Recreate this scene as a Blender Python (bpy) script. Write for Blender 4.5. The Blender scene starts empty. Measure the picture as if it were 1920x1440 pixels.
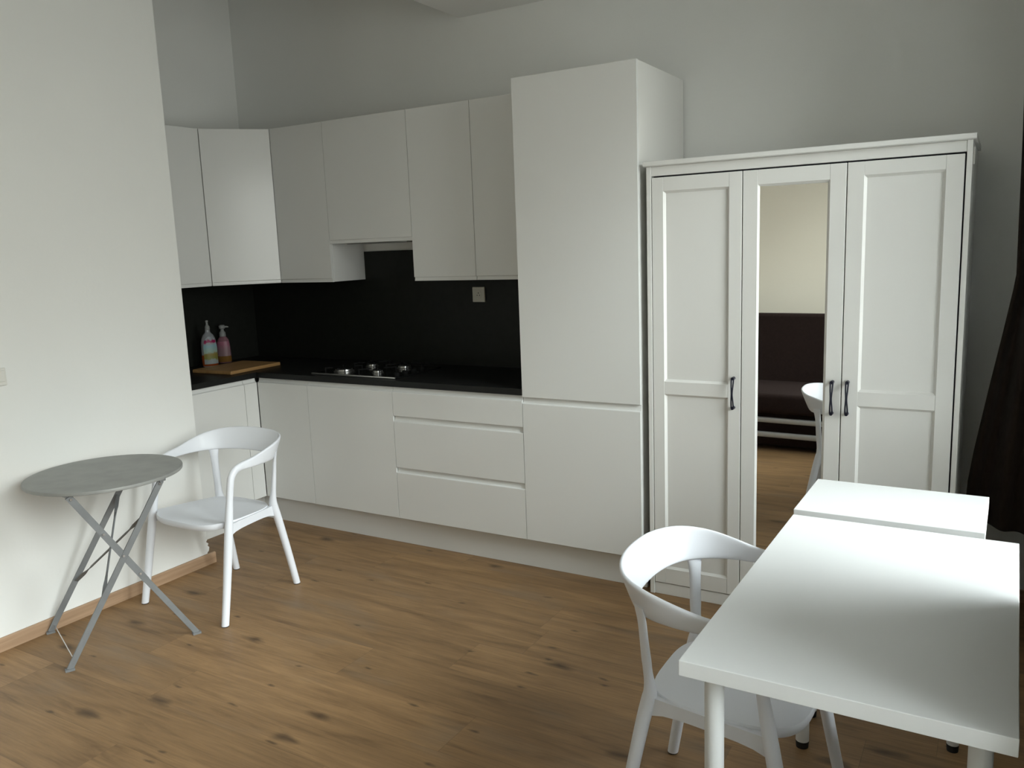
import bpy, bmesh, math, random
from mathutils import Vector, Matrix

S = bpy.context.scene
COL = S.collection
PI = math.pi

# ------------------------------------------------------------------ camera
F_PX = 1553.267
cam_data = bpy.data.cameras.new('camera')
cam_data.sensor_fit = 'HORIZONTAL'
cam_data.sensor_width = 36.0
cam_data.lens = F_PX / 1920 * 36.0
cam_data.clip_start = 0.02
cam = bpy.data.objects.new('camera', cam_data)
COL.objects.link(cam)
R_ = Vector((0.8611846, 0.50694078, -0.03704231))
U_ = Vector((-0.05144289, 0.1594282, 0.98586829))
F_ = Vector((-0.50568243, 0.84710902, -0.16337561))
M = Matrix.Identity(4)
for i in range(3):
    M[i][0], M[i][1], M[i][2] = R_[i], U_[i], -F_[i]
M.translation = (2.2538, -3.9523, 1.5762)
cam.matrix_world = M
S.camera = cam

# ------------------------------------------------------------------ view, world, daylight
S.view_settings.view_transform = 'Standard'
S.view_settings.look = 'None'
S.view_settings.gamma = 1.0
S.view_settings.use_curve_mapping = False
S.view_settings.exposure = 0.0

WINDOWS = ((-2.00, -0.78, 0.62, 2.76), (-4.40, -2.52, 0.62, 2.55))   # y0, y1, z0, z1 of the window openings in the right wall
XR = 2.45                                   # inner face of the right wall

world = bpy.data.worlds.new('overcast_sky')
S.world = world
world.use_nodes = True
wn, wl = world.node_tree.nodes, world.node_tree.links
wn.clear()
w_out = wn.new('ShaderNodeOutputWorld')
w_bg = wn.new('ShaderNodeBackground')
w_tc = wn.new('ShaderNodeTexCoord')
w_sep = wn.new('ShaderNodeSeparateXYZ')
w_ramp = wn.new('ShaderNodeValToRGB')
wl.new(w_tc.outputs['Generated'], w_sep.inputs[0])
w_map = wn.new('ShaderNodeMapRange')
w_map.inputs[1].default_value = -1.0
w_map.inputs[2].default_value = 1.0
wl.new(w_sep.outputs['Z'], w_map.inputs[0])
wl.new(w_map.outputs[0], w_ramp.inputs[0])
cr = w_ramp.color_ramp
cr.elements[0].position = 0.0
cr.elements[0].color = (0.07, 0.069, 0.066, 1)
cr.elements[1].position = 1.0
cr.elements[1].color = (0.86, 0.94, 1.0, 1)
e = cr.elements.new(0.62); e.color = (0.25, 0.25, 0.245, 1)
e = cr.elements.new(0.46); e.color = (0.14, 0.14, 0.135, 1)
e = cr.elements.new(0.74); e.color = (0.92, 0.96, 0.98, 1)
wl.new(w_ramp.outputs[0], w_bg.inputs['Color'])
w_bg.inputs['Strength'].default_value = 28.5
wl.new(w_bg.outputs[0], w_out.inputs[0])

for (wy0, wy1, wz0, wz1) in WINDOWS:
    pl = bpy.data.lights.new('window_portal', 'AREA')
    pl.shape = 'RECTANGLE'
    pl.size = wy1 - wy0
    pl.size_y = wz1 - wz0
    pl.cycles.is_portal = True
    po = bpy.data.objects.new('window_portal', pl)
    COL.objects.link(po)
    po.location = (XR + 0.23, (wy0 + wy1) / 2, (wz0 + wz1) / 2)
    po.rotation_euler = (PI / 2, 0, PI / 2)     # -Z of the lamp looks along -X, into the room

# ------------------------------------------------------------------ materials
def new_mat(name):
    m = bpy.data.materials.new(name)
    m.use_nodes = True
    nt = m.node_tree
    return m, nt.nodes, nt.links, nt.nodes['Principled BSDF']

def ramp(nodes, stops):
    r = nodes.new('ShaderNodeValToRGB')
    cr = r.color_ramp
    cr.elements[0].position, cr.elements[0].color = stops[0][0], (*stops[0][1], 1)
    cr.elements[1].position, cr.elements[1].color = stops[-1][0], (*stops[-1][1], 1)
    for p, c in stops[1:-1]:
        e = cr.elements.new(p); e.color = (*c, 1)
    return r

def noisy(name, col, rough, var=0.03, scale=6.0, bump=0.0, bscale=80.0, metallic=0.0, coat=0.0, spec=0.5, stretch=(1, 1, 1), sheen=0.0):
    """plain material with slight procedural mottling and bump"""
    m, N, L, b = new_mat(name)
    tc = N.new('ShaderNodeTexCoord')
    mp = N.new('ShaderNodeMapping'); mp.inputs['Scale'].default_value = stretch
    L.new(tc.outputs['Object'], mp.inputs[0])
    nz = N.new('ShaderNodeTexNoise'); nz.inputs['Scale'].default_value = scale; nz.inputs['Detail'].default_value = 4
    L.new(mp.outputs[0], nz.inputs['Vector'])
    r = ramp(N, [(0.3, tuple(c * (1 - var) for c in col)), (0.7, tuple(min(1, c * (1 + var)) for c in col))])
    L.new(nz.outputs['Fac'], r.inputs[0])
    L.new(r.outputs[0], b.inputs['Base Color'])
    b.inputs['Roughness'].default_value = rough
    b.inputs['Metallic'].default_value = metallic
    b.inputs['Specular IOR Level'].default_value = spec
    if coat:
        b.inputs['Coat Weight'].default_value = coat
        b.inputs['Coat Roughness'].default_value = 0.06
    if sheen:
        b.inputs['Sheen Weight'].default_value = sheen
    if bump:
        n2 = N.new('ShaderNodeTexNoise'); n2.inputs['Scale'].default_value = bscale; n2.inputs['Detail'].default_value = 3
        L.new(mp.outputs[0], n2.inputs['Vector'])
        bp = N.new('ShaderNodeBump'); bp.inputs['Strength'].default_value = bump; bp.inputs['Distance'].default_value = 0.002
        L.new(n2.outputs['Fac'], bp.inputs['Height'])
        L.new(bp.outputs[0], b.inputs['Normal'])
    return m

MAT = {}
MAT['wall'] = noisy('wall_paint', (0.81, 0.815, 0.79), 0.85, 0.012, 2.0, 0.25, 60, spec=0.2)
MAT['wall_cream'] = noisy('cream_wall_paint', (0.84, 0.79, 0.67), 0.85, 0.012, 2.0, 0.25, 60, spec=0.2)
MAT['ceiling'] = noisy('ceiling_paint', (0.82, 0.82, 0.80), 0.9, 0.01, 2.0, 0.1, 40, spec=0.2)
MAT['plaster'] = noisy('broken_plaster', (0.55, 0.54, 0.50), 0.95, 0.15, 60, 0.8, 120)
MAT['gloss'] = noisy('white_gloss_lacquer', (0.74, 0.745, 0.725), 0.17, 0.006, 1.5, 0.03, 5, spec=0.5)
MAT['carcass'] = noisy('white_melamine', (0.72, 0.715, 0.68), 0.4, 0.006, 3)
MAT['plinth'] = noisy('white_plinth_board', (0.72, 0.715, 0.685), 0.4, 0.006, 3)
MAT['black'] = noisy('black_laminate', (0.010, 0.011, 0.009), 0.5, 0.15, 30, 0.05, 90, spec=0.25)
MAT['worktop'] = noisy('black_worktop_laminate', (0.009, 0.0095, 0.009), 0.42, 0.2, 40, 0.05, 90, spec=0.25)
MAT['table'] = noisy('white_table_foil', (0.80, 0.815, 0.815), 0.35, 0.006, 3, 0.02, 200)
MAT['chair'] = noisy('white_moulded_plastic', (0.78, 0.80, 0.845), 0.38, 0.008, 4)
MAT['leg_paint'] = noisy('white_powder_coat', (0.78, 0.80, 0.80), 0.35, 0.006, 8)
MAT['rubber'] = noisy('black_rubber', (0.012, 0.012, 0.012), 0.7, 0.1, 20)
MAT['wardrobe'] = noisy('white_wardrobe_paint', (0.76, 0.76, 0.735), 0.42, 0.008, 3, 0.02, 60)
MAT['handle'] = noisy('dark_blue_black_metal', (0.012, 0.013, 0.028), 0.35, 0.1, 30, metallic=0.3)
MAT['gap'] = noisy('door_gap_shade', (0.015, 0.015, 0.03), 0.6, 0.1, 30)  # near-black colour for the shade in the wardrobe door gaps
MAT['zinc'] = noisy('galvanised_grey_steel', (0.20, 0.208, 0.212), 0.48, 0.10, 14, 0.12, 160, metallic=0.25)
MAT['zinc_top'] = noisy('hammered_grey_steel', (0.30, 0.305, 0.29), 0.5, 0.10, 11, 0.2, 240, metallic=0.2)
MAT['bolt'] = noisy('bright_steel', (0.6, 0.6, 0.6), 0.25, 0.05, 30, metallic=1.0)
MAT['curtain'] = noisy('dark_brown_curtain_cloth', (0.038, 0.027, 0.021), 0.95, 0.15, 90, 0.3, 500, sheen=0.1, spec=0.1, stretch=(1, 1, 0.3))
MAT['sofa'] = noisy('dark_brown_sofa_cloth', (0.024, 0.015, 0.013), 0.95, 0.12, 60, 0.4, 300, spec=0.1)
MAT['sofa_metal'] = noisy('grey_lacquered_steel', (0.45, 0.45, 0.43), 0.4, 0.05, 20, metallic=0.2)
MAT['steel'] = noisy('brushed_steel', (0.62, 0.62, 0.60), 0.28, 0.05, 20, metallic=1.0)
MAT['burner_metal'] = noisy('aluminium_burner', (0.42, 0.42, 0.41), 0.32, 0.05, 20, metallic=1.0)
MAT['enamel'] = noisy('black_glass_enamel', (0.008, 0.008, 0.008), 0.12, 0.1, 20)
MAT['iron'] = noisy('cast_iron', (0.006, 0.006, 0.006), 0.85, 0.2, 60, spec=0.15)
MAT['socket'] = noisy('ivory_plastic', (0.62, 0.60, 0.52), 0.4, 0.01, 20)
MAT['socket_hole'] = noisy('socket_hole_black', (0.02, 0.02, 0.018), 0.6, 0.1, 20)
MAT['white_plastic'] = noisy('white_switch_plastic', (0.74, 0.73, 0.68), 0.4, 0.01, 20)
MAT['upvc'] = noisy('white_window_frame', (0.8, 0.8, 0.78), 0.4, 0.01, 10)
MAT['rail'] = noisy('curtain_rail_metal', (0.3, 0.3, 0.3), 0.4, 0.05, 10, metallic=0.8)

def mirror_material():
    m, N, L, b = new_mat('mirror_silver')
    tc = N.new('ShaderNodeTexCoord')
    nz = N.new('ShaderNodeTexNoise'); nz.inputs['Scale'].default_value = 2.0
    L.new(tc.outputs['Object'], nz.inputs['Vector'])
    r = ramp(N, [(0.0, (0.90, 0.905, 0.89)), (1.0, (0.92, 0.925, 0.91))])
    L.new(nz.outputs['Fac'], r.inputs[0]); L.new(r.outputs[0], b.inputs['Base Color'])
    b.inputs['Metallic'].default_value = 1.0
    b.inputs['Roughness'].default_value = 0.01
    return m
MAT['mirror'] = mirror_material()

def glass_material():
    m, N, L, b = new_mat('window_glass')
    out = N['Material Output']
    tr = N.new('ShaderNodeBsdfTransparent'); tr.inputs[0].default_value = (0.95, 0.97, 0.96, 1)
    gl = N.new('ShaderNodeBsdfGlossy'); gl.inputs['Roughness'].default_value = 0.01
    fr = N.new('ShaderNodeFresnel'); fr.inputs['IOR'].default_value = 1.45
    mx = N.new('ShaderNodeMixShader')
    L.new(fr.outputs[0], mx.inputs[0]); L.new(tr.outputs[0], mx.inputs[1]); L.new(gl.outputs[0], mx.inputs[2])
    L.new(mx.outputs[0], out.inputs['Surface'])
    return m
MAT['glass'] = glass_material()

def clear_plastic(name, col, rough=0.08, trans=0.85):
    m, N, L, b = new_mat(name)
    tc = N.new('ShaderNodeTexCoord')
    nz = N.new('ShaderNodeTexNoise'); nz.inputs['Scale'].default_value = 12
    L.new(tc.outputs['Object'], nz.inputs['Vector'])
    r = ramp(N, [(0.0, tuple(c * 0.95 for c in col)), (1.0, col)])
    L.new(nz.outputs['Fac'], r.inputs[0]); L.new(r.outputs[0], b.inputs['Base Color'])
    b.inputs['Roughness'].default_value = rough
    b.inputs['Transmission Weight'].default_value = trans
    b.inputs['IOR'].default_value = 1.35
    return m
MAT['clear'] = clear_plastic('clear_plastic', (0.55, 0.57, 0.60), trans=0.6)
MAT['orange_liquid'] = clear_plastic('orange_soap', (0.36, 0.08, 0.02), trans=0.35)
MAT['amber_liquid'] = clear_plastic('amber_soap', (0.24, 0.12, 0.03), trans=0.35)
MAT['pink_clear'] = clear_plastic('pink_tinted_plastic', (0.30, 0.15, 0.18), trans=0.35)
MAT['cap'] = clear_plastic('frosted_white_cap', (0.34, 0.35, 0.34), 0.3, 0.3)

def label_material(name, stops):
    """bands of colour up the label (object z, 0..1 over 0.30 m)"""
    m, N, L, b = new_mat(name)
    tc = N.new('ShaderNodeTexCoord'); sp = N.new('ShaderNodeSeparateXYZ')
    L.new(tc.outputs['Object'], sp.inputs[0])
    nz = N.new('ShaderNodeTexNoise'); nz.inputs['Scale'].default_value = 70
    L.new(tc.outputs['Object'], nz.inputs['Vector'])
    mu = N.new('ShaderNodeMath'); mu.operation = 'MULTIPLY_ADD'; mu.inputs[1].default_value = 0.03
    L.new(nz.outputs['Fac'], mu.inputs[0]); L.new(sp.outputs['Z'], mu.inputs[2])
    dv = N.new('ShaderNodeMath'); dv.operation = 'DIVIDE'; dv.inputs[1].default_value = 0.30
    L.new(mu.outputs[0], dv.inputs[0])
    r = ramp(N, stops); r.color_ramp.interpolation = 'LINEAR'
    L.new(dv.outputs[0], r.inputs[0]); L.new(r.outputs[0], b.inputs['Base Color'])
    b.inputs['Roughness'].default_value = 0.35
    return m
MAT['label_soap'] = label_material('dish_soap_label', [(0.0, (0.42, 0.48, 0.48)), (0.20, (0.45, 0.50, 0.49)), (0.23, (0.34, 0.36, 0.10)), (0.33, (0.42, 0.32, 0.08)),
    (0.37, (0.55, 0.70, 0.60)), (0.50, (0.42, 0.66, 0.72)), (0.55, (0.52, 0.53, 0.56)), (0.57, (0.48, 0.02, 0.14)), (0.61, (0.48, 0.02, 0.14)), (0.63, (0.50, 0.53, 0.57)), (1.0, (0.48, 0.53, 0.57))])
MAT['label_pink'] = label_material('hand_soap_label', [(0.0, (0.40, 0.30, 0.30)), (0.35, (0.42, 0.26, 0.29)), (0.45, (0.50, 0.20, 0.28)), (0.62, (0.55, 0.24, 0.32)), (1.0, (0.40, 0.30, 0.32))])

def wood_floor():
    m, N, L, b = new_mat('oak_plank_floor')
    def math_(op, a=None, c=None, v=None, v2=None):
        n = N.new('ShaderNodeMath'); n.operation = op
        if a is not None: L.new(a, n.inputs[0])
        if c is not None: L.new(c, n.inputs[1])
        if v is not None: n.inputs[1].default_value = v
        if v2 is not None: n.inputs[2].default_value = v2
        return n.outputs[0]
    tc = N.new('ShaderNodeTexCoord'); sp = N.new('ShaderNodeSeparateXYZ')
    L.new(tc.outputs['Object'], sp.inputs[0])
    X, Y = sp.outputs['X'], sp.outputs['Y']
    PW, PL = 0.225, 1.45
    yr = math_('DIVIDE', Y, v=PW)
    row = math_('FLOOR', yr)
    wn1 = N.new('ShaderNodeTexWhiteNoise'); wn1.noise_dimensions = '1D'
    L.new(row, wn1.inputs['W'])
    off = math_('MULTIPLY', wn1.outputs['Value'], v=PL)
    xo = math_('ADD', X, off)
    xr = math_('DIVIDE', xo, v=PL)
    colm = math_('FLOOR', xr)
    pid = math_('MULTIPLY_ADD', row, v=17.31)
    pid_n = pid.node; L.new(colm, pid_n.inputs[2])
    wn2 = N.new('ShaderNodeTexWhiteNoise'); wn2.noise_dimensions = '1D'
    L.new(pid, wn2.inputs['W'])
    # grain coordinate: stretched along the plank, shifted per plank
    cmb = N.new('ShaderNodeCombineXYZ')
    shift = math_('MULTIPLY', wn2.outputs['Value'], v=37.0)
    L.new(math_('ADD', X, shift), cmb.inputs[0]); L.new(Y, cmb.inputs[1]); L.new(shift, cmb.inputs[2])
    mp = N.new('ShaderNodeMapping'); mp.inputs['Scale'].default_value = (1.0, 9.0, 1.0)
    L.new(cmb.outputs[0], mp.inputs[0])
    warp = N.new('ShaderNodeTexNoise'); warp.inputs['Scale'].default_value = 2.2; warp.inputs['Detail'].default_value = 5; warp.inputs['Roughness'].default_value = 0.6
    warp.inputs['Distortion'].default_value = 0.6
    L.new(mp.outputs[0], warp.inputs['Vector'])
    mp2 = N.new('ShaderNodeMapping'); mp2.inputs['Scale'].default_value = (2.5, 70.0, 1.0)
    L.new(cmb.outputs[0], mp2.inputs[0])
    fine = N.new('ShaderNodeTexNoise'); fine.inputs['Scale'].default_value = 2.0; fine.inputs['Detail'].default_value = 6; fine.inputs['Roughness'].default_value = 0.7
    L.new(mp2.outputs[0], fine.inputs['Vector'])
    cA = ramp(N, [(0.28, (0.165, 0.095, 0.044)), (0.45, (0.240, 0.142, 0.066)), (0.62, (0.295, 0.176, 0.082)), (0.8, (0.34, 0.208, 0.098))])
    L.new(warp.outputs['Fac'], cA.inputs[0])
    cB = ramp(N, [(0.30, (0.80, 0.79, 0.78)), (0.55, (1, 1, 1)), (0.75, (1.06, 1.06, 1.06))])
    L.new(fine.outputs['Fac'], cB.inputs[0])
    mx = N.new('ShaderNodeMix'); mx.data_type = 'RGBA'; mx.blend_type = 'MULTIPLY'; mx.inputs[0].default_value = 1.0
    L.new(cA.outputs[0], mx.inputs[6]); L.new(cB.outputs[0], mx.inputs[7])
    # plank tone
    tone = N.new('ShaderNodeMapRange'); tone.inputs[3].default_value = 0.88; tone.inputs[4].default_value = 1.10
    L.new(wn2.outputs['Value'], tone.inputs[0])
    tcomb = N.new('ShaderNodeCombineColor')
    for i in range(3): L.new(tone.outputs[0], tcomb.inputs[i])
    mx2 = N.new('ShaderNodeMix'); mx2.data_type = 'RGBA'; mx2.blend_type = 'MULTIPLY'; mx2.inputs[0].default_value = 1.0
    L.new(mx.outputs[2], mx2.inputs[6]); L.new(tcomb.outputs[0], mx2.inputs[7])
    # greyish smoky patches
    gp = N.new('ShaderNodeTexNoise'); gp.inputs['Scale'].default_value = 1.3; gp.inputs['Detail'].default_value = 3
    mp4 = N.new('ShaderNodeMapping'); mp4.inputs['Scale'].default_value = (1.4, 5.0, 1.0); L.new(cmb.outputs[0], mp4.inputs[0]); L.new(mp4.outputs[0], gp.inputs['Vector'])
    gr = ramp(N, [(0.58, (0, 0, 0)), (0.75, (0.55, 0.55, 0.55))]); L.new(gp.outputs['Fac'], gr.inputs[0])
    mx3 = N.new('ShaderNodeMix'); mx3.data_type = 'RGBA'; L.new(gr.outputs[0], mx3.inputs[0]); L.new(mx2.outputs[2], mx3.inputs[6]); mx3.inputs[7].default_value = (0.20, 0.148, 0.10, 1)
    # knots
    last = mx3.outputs[2]
    for (sx, sy, thr, keep, seed, kcol) in ((1.7, 4.6, 0.125, 0.33, 3.7, (0.034, 0.020, 0.011)), (3.6, 11.0, 0.10, 0.20, 9.1, (0.05, 0.032, 0.018))):
        mpk = N.new('ShaderNodeMapping'); mpk.inputs['Scale'].default_value = (sx, sy, 1.0); mpk.inputs['Location'].default_value = (seed, seed * 2, 0)
        L.new(tc.outputs['Object'], mpk.inputs[0])
        kn = N.new('ShaderNodeTexNoise'); kn.inputs['Scale'].default_value = 5.0; kn.inputs['Detail'].default_value = 2; L.new(mpk.outputs[0], kn.inputs['Vector'])
        vm = N.new('ShaderNodeVectorMath'); vm.operation = 'MULTIPLY_ADD'; vm.inputs[1].default_value = (0.22, 0.12, 0)
        L.new(kn.outputs['Color'], vm.inputs[0]); L.new(mpk.outputs[0], vm.inputs[2])
        vo = N.new('ShaderNodeTexVoronoi'); vo.voronoi_dimensions = '2D'; vo.inputs['Scale'].default_value = 1.0; vo.inputs['Randomness'].default_value = 0.9
        L.new(vm.outputs[0], vo.inputs['Vector'])
        kr = ramp(N, [(0.0, (1, 1, 1)), (thr * 0.35, (0.75, 0.75, 0.75)), (thr, (0, 0, 0))]); L.new(vo.outputs['Distance'], kr.inputs[0])
        sepc = N.new('ShaderNodeSeparateColor'); L.new(vo.outputs['Color'], sepc.inputs[0])
        gate = math_('LESS_THAN', sepc.outputs[0], v=keep)
        fac = math_('MULTIPLY', kr.outputs[0], gate)
        fac = math_('MULTIPLY', fac, v=0.8)
        mk = N.new('ShaderNodeMix'); mk.data_type = 'RGBA'; L.new(fac, mk.inputs[0]); L.new(last, mk.inputs[6]); mk.inputs[7].default_value = (*kcol, 1)
        last = mk.outputs[2]
    # joints
    fy = math_('FRACT', yr); fx = math_('FRACT', xr)
    jy = math_('LESS_THAN', fy, v=0.010); jx = math_('LESS_THAN', fx, v=0.0016)
    jn = math_('MAXIMUM', jy, jx); jn = math_('MULTIPLY', jn, v=0.30)
    mj = N.new('ShaderNodeMix'); mj.data_type = 'RGBA'; L.new(jn, mj.inputs[0]); L.new(last, mj.inputs[6]); mj.inputs[7].default_value = (0.06, 0.04, 0.022, 1)
    L.new(mj.outputs[2], b.inputs['Base Color'])
    b.inputs['Roughness'].default_value = 0.48
    b.inputs['Specular IOR Level'].default_value = 0.35
    bp = N.new('ShaderNodeBump'); bp.inputs['Strength'].default_value = 0.15; bp.inputs['Distance'].default_value = 0.001
    L.new(fine.outputs['Fac'], bp.inputs['Height']); L.new(bp.outputs[0], b.inputs['Normal'])
    return m
MAT['floor'] = wood_floor()

def wood_simple(name, dark, light, scale=(2, 30, 30)):
    m, N, L, b = new_mat(name)
    tc = N.new('ShaderNodeTexCoord'); mp = N.new('ShaderNodeMapping'); mp.inputs['Scale'].default_value = scale
    L.new(tc.outputs['Object'], mp.inputs[0])
    nz = N.new('ShaderNodeTexNoise'); nz.inputs['Scale'].default_value = 1.6; nz.inputs['Detail'].default_value = 5; nz.inputs['Distortion'].default_value = 0.4
    L.new(mp.outputs[0], nz.inputs['Vector'])
    r = ramp(N, [(0.3, dark), (0.7, light)]); L.new(nz.outputs['Fac'], r.inputs[0]); L.new(r.outputs[0], b.inputs['Base Color'])
    b.inputs['Roughness'].default_value = 0.5
    return m
MAT['skirting'] = wood_simple('oak_skirting', (0.33, 0.21, 0.125), (0.45, 0.30, 0.19), (20, 1.5, 40))
MAT['board'] = wood_simple('bamboo_board', (0.30, 0.165, 0.06), (0.40, 0.235, 0.095), (25, 2, 25))

# ------------------------------------------------------------------ mesh helpers
def link(o, parent=None):
    COL.objects.link(o)
    if parent is not None:
        o.parent = parent
    return o

def smooth(bm, ang=40):
    for f in bm.faces: f.smooth = True
    for e in bm.edges:
        if len(e.link_faces) == 2:
            a, b = e.link_faces
            an = e.calc_face_angle(0)
            ra, rb = a.calc_area(), b.calc_area()
            ratio = max(ra, rb) / max(1e-12, min(ra, rb))
            e.smooth = an < math.radians(ang) and not (ratio > 10 and an > math.radians(6))
        else:
            e.smooth = False

def obj(name, bm, mat, parent=None, ang=40):
    bmesh.ops.recalc_face_normals(bm, faces=bm.faces[:])
    smooth(bm, ang)
    me = bpy.data.meshes.new(name)
    bm.to_mesh(me); bm.free()
    me.materials.append(MAT[mat] if isinstance(mat, str) else mat)
    o = bpy.data.objects.new(name, me)
    return link(o, parent)

def tag(o, label, cat, group=None):
    o['label'] = label; o['category'] = cat
    if group: o['group'] = group
    return o

def thing(name, label, cat, loc=(0, 0, 0), rz=0.0, group=None):
    o = bpy.data.objects.new(name, None)
    o.empty_display_size = 0.1
    COL.objects.link(o)
    o.location = loc; o.rotation_euler = (0, 0, rz)
    return tag(o, label, cat, group)

def struct(name, bm, mat, parent=None):
    o = obj(name, bm, mat, parent)
    if parent is None: o['kind'] = 'structure'
    return o

def add_box(bm, x0, x1, y0, y1, z0, z1, bevel=0.0, seg=2):
    r = bmesh.ops.create_cube(bm, size=1.0)
    vs = r['verts']
    for v in vs:
        v.co = Vector(((x0 + x1) / 2 + v.co.x * (x1 - x0), (y0 + y1) / 2 + v.co.y * (y1 - y0), (z0 + z1) / 2 + v.co.z * (z1 - z0)))
    if bevel > 0:
        es = {e for v in vs for e in v.link_edges}
        bmesh.ops.bevel(bm, geom=list(es), offset=bevel, segments=seg, profile=0.5, affect='EDGES')
    return bm

def box(x0, x1, y0, y1, z0, z1, bevel=0.0, seg=2):
    return add_box(bmesh.new(), x0, x1, y0, y1, z0, z1, bevel, seg)

def prism(poly, axis, a, b, bm=None):
    """extrude a 2D polygon along an axis: axis 'x' -> (y,z), 'y' -> (x,z), 'z' -> (x,y)"""
    bm = bm or bmesh.new()
    def P(u, v, w):
        return {'x': (w, u, v), 'y': (u, w, v), 'z': (u, v, w)}[axis]
    A = [bm.verts.new(P(u, v, a)) for u, v in poly]
    B = [bm.verts.new(P(u, v, b)) for u, v in poly]
    n = len(poly)
    bm.faces.new(A); bm.faces.new(B[::-1])
    for i in range(n):
        j = (i + 1) % n
        bm.faces.new((A[i], B[i], B[j], A[j]))
    return bm

def add_cyl(bm, p0, p1, r0, r1=None, n=20, caps=True):
    r1 = r0 if r1 is None else r1
    p0, p1 = Vector(p0), Vector(p1)
    d = (p1 - p0).normalized()
    a = d.orthogonal().normalized(); b = d.cross(a)
    A = [bm.verts.new(p0 + (a * math.cos(2 * PI * i / n) + b * math.sin(2 * PI * i / n)) * r0) for i in range(n)]
    B = [bm.verts.new(p1 + (a * math.cos(2 * PI * i / n) + b * math.sin(2 * PI * i / n)) * r1) for i in range(n)]
    for i in range(n):
        j = (i + 1) % n
        bm.faces.new((A[i], A[j], B[j], B[i]))
    if caps:
        bm.faces.new(A[::-1]); bm.faces.new(B)
    return bm

def cyl(p0, p1, r0, r1=None, n=20):
    return add_cyl(bmesh.new(), p0, p1, r0, r1, n)

def lathe(prof, n=24, bm=None, c=(0, 0), sx=1.0, sy=1.0):
    bm = bm or bmesh.new()
    rings = []
    for r, z in prof:
        if r < 1e-5:
            rings.append([bm.verts.new((c[0], c[1], z))])
        else:
            rings.append([bm.verts.new((c[0] + r * sx * math.cos(2 * PI * i / n), c[1] + r * sy * math.sin(2 * PI * i / n), z)) for i in range(n)])
    for a, b in zip(rings, rings[1:]):
        for i in range(n):
            j = (i + 1) % n
            if len(a) == 1 and len(b) == 1: continue
            if len(a) == 1: bm.faces.new((a[0], b[j], b[i]))
            elif len(b) == 1: bm.faces.new((a[i], a[j], b[0]))
            else: bm.faces.new((a[i], a[j], b[j], b[i]))
    return bm

def loft(sections, closed_caps=True, bm=None):
    """sections: lists of points, same count"""
    bm = bm or bmesh.new()
    R = [[bm.verts.new(p) for p in s] for s in sections]
    n = len(R[0])
    for a, b in zip(R, R[1:]):
        for i in range(n):
            j = (i + 1) % n
            bm.faces.new((a[i], a[j], b[j], b[i]))
    if closed_caps:
        bm.faces.new(R[0][::-1]); bm.faces.new(R[-1])
    return bm

def catmull(pts, k=6):
    """Catmull-Rom through tuples of any length"""
    out = []
    P = [pts[0]] + list(pts) + [pts[-1]]
    for i in range(1, len(P) - 2):
        p0, p1, p2, p3 = P[i - 1], P[i], P[i + 1], P[i + 2]
        for s in range(k):
            t = s / k
            out.append(tuple(0.5 * (2 * b + (c - a) * t + (2 * a - 5 * b + 4 * c - d) * t * t + (-a + 3 * b - 3 * c + d) * t ** 3) for a, b, c, d in zip(p0, p1, p2, p3)))
    out.append(tuple(pts[-1]))
    return out

def bar(p0, p1, w, t, wdir):
    """flat bar from p0 to p1, w wide along wdir, t thick"""
    p0, p1 = Vector(p0), Vector(p1)
    d = (p1 - p0).normalized()
    a = Vector(wdir); a = (a - d * a.dot(d)).normalized(); b = d.cross(a)
    secs = []
    for p in (p0, p1):
        secs.append([p + a * (w / 2 * sx) + b * (t / 2 * sy) for sx, sy in ((-1, -1), (1, -1), (1, 1), (-1, 1))])
    return secs

def add_bar(bm, p0, p1, w, t, wdir):
    return loft(bar(p0, p1, w, t, wdir), True, bm)

# ------------------------------------------------------------------ room shell
XL, YE = -1.2539, -1.233        # left wall face and its far end
XW = -2.1111                    # far left wall of the kitchen niche
YR = -4.45                      # rear wall, behind the camera
ZC, ZC2 = 2.802, 3.30           # lower ceiling over the right part, higher over the niche

struct('floor', box(XW - 0.2, XR + 0.24, YR - 0.2, 0.2, -0.12, 0.0), 'floor')
bm = box(-0.35, XR + 0.24, YR - 0.2, 0.2, ZC, ZC2 + 0.25)
add_box(bm, XW - 0.2, -0.35, YR - 0.2, 0.2, ZC2, ZC2 + 0.25)
struct('ceiling', bm, 'ceiling')
struct('wall_back', box(XW - 0.2, XR + 0.24, 0.0, 0.2, 0.0, ZC2), 'wall')
struct('wall_alcove', box(XW - 0.2, XW, -2.2, 0.0, 0.0, ZC2), 'wall')
# projecting left wall; its free end is chipped just above the skirting
random.seed(4)
prof = [(YR, 0.0), (YE - 0.004, 0.0), (YE - 0.004, 0.062), (YE + 0.006, 0.070), (YE + 0.010, 0.088), (YE + 0.001, 0.098), (YE + 0.007, 0.108),
        (YE - 0.006, 0.120), (YE + 0.002, 0.131), (YE - 0.008, 0.140), (YE - 0.002, 0.150), (YE, 0.165), (YE, ZC2), (YR, ZC2)]
struct('wall_left', prism(prof, 'x', XL - 0.14, XL), 'wall')
struct('wall_alcove_near', box(XW - 0.2, XL - 0.14, -2.3, -2.2, 0.0, ZC2), 'wall')
struct('wall_rear', box(XW - 0.2, XR + 0.24, YR - 0.2, YR, 0.0, ZC2), 'wall_cream')
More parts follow.
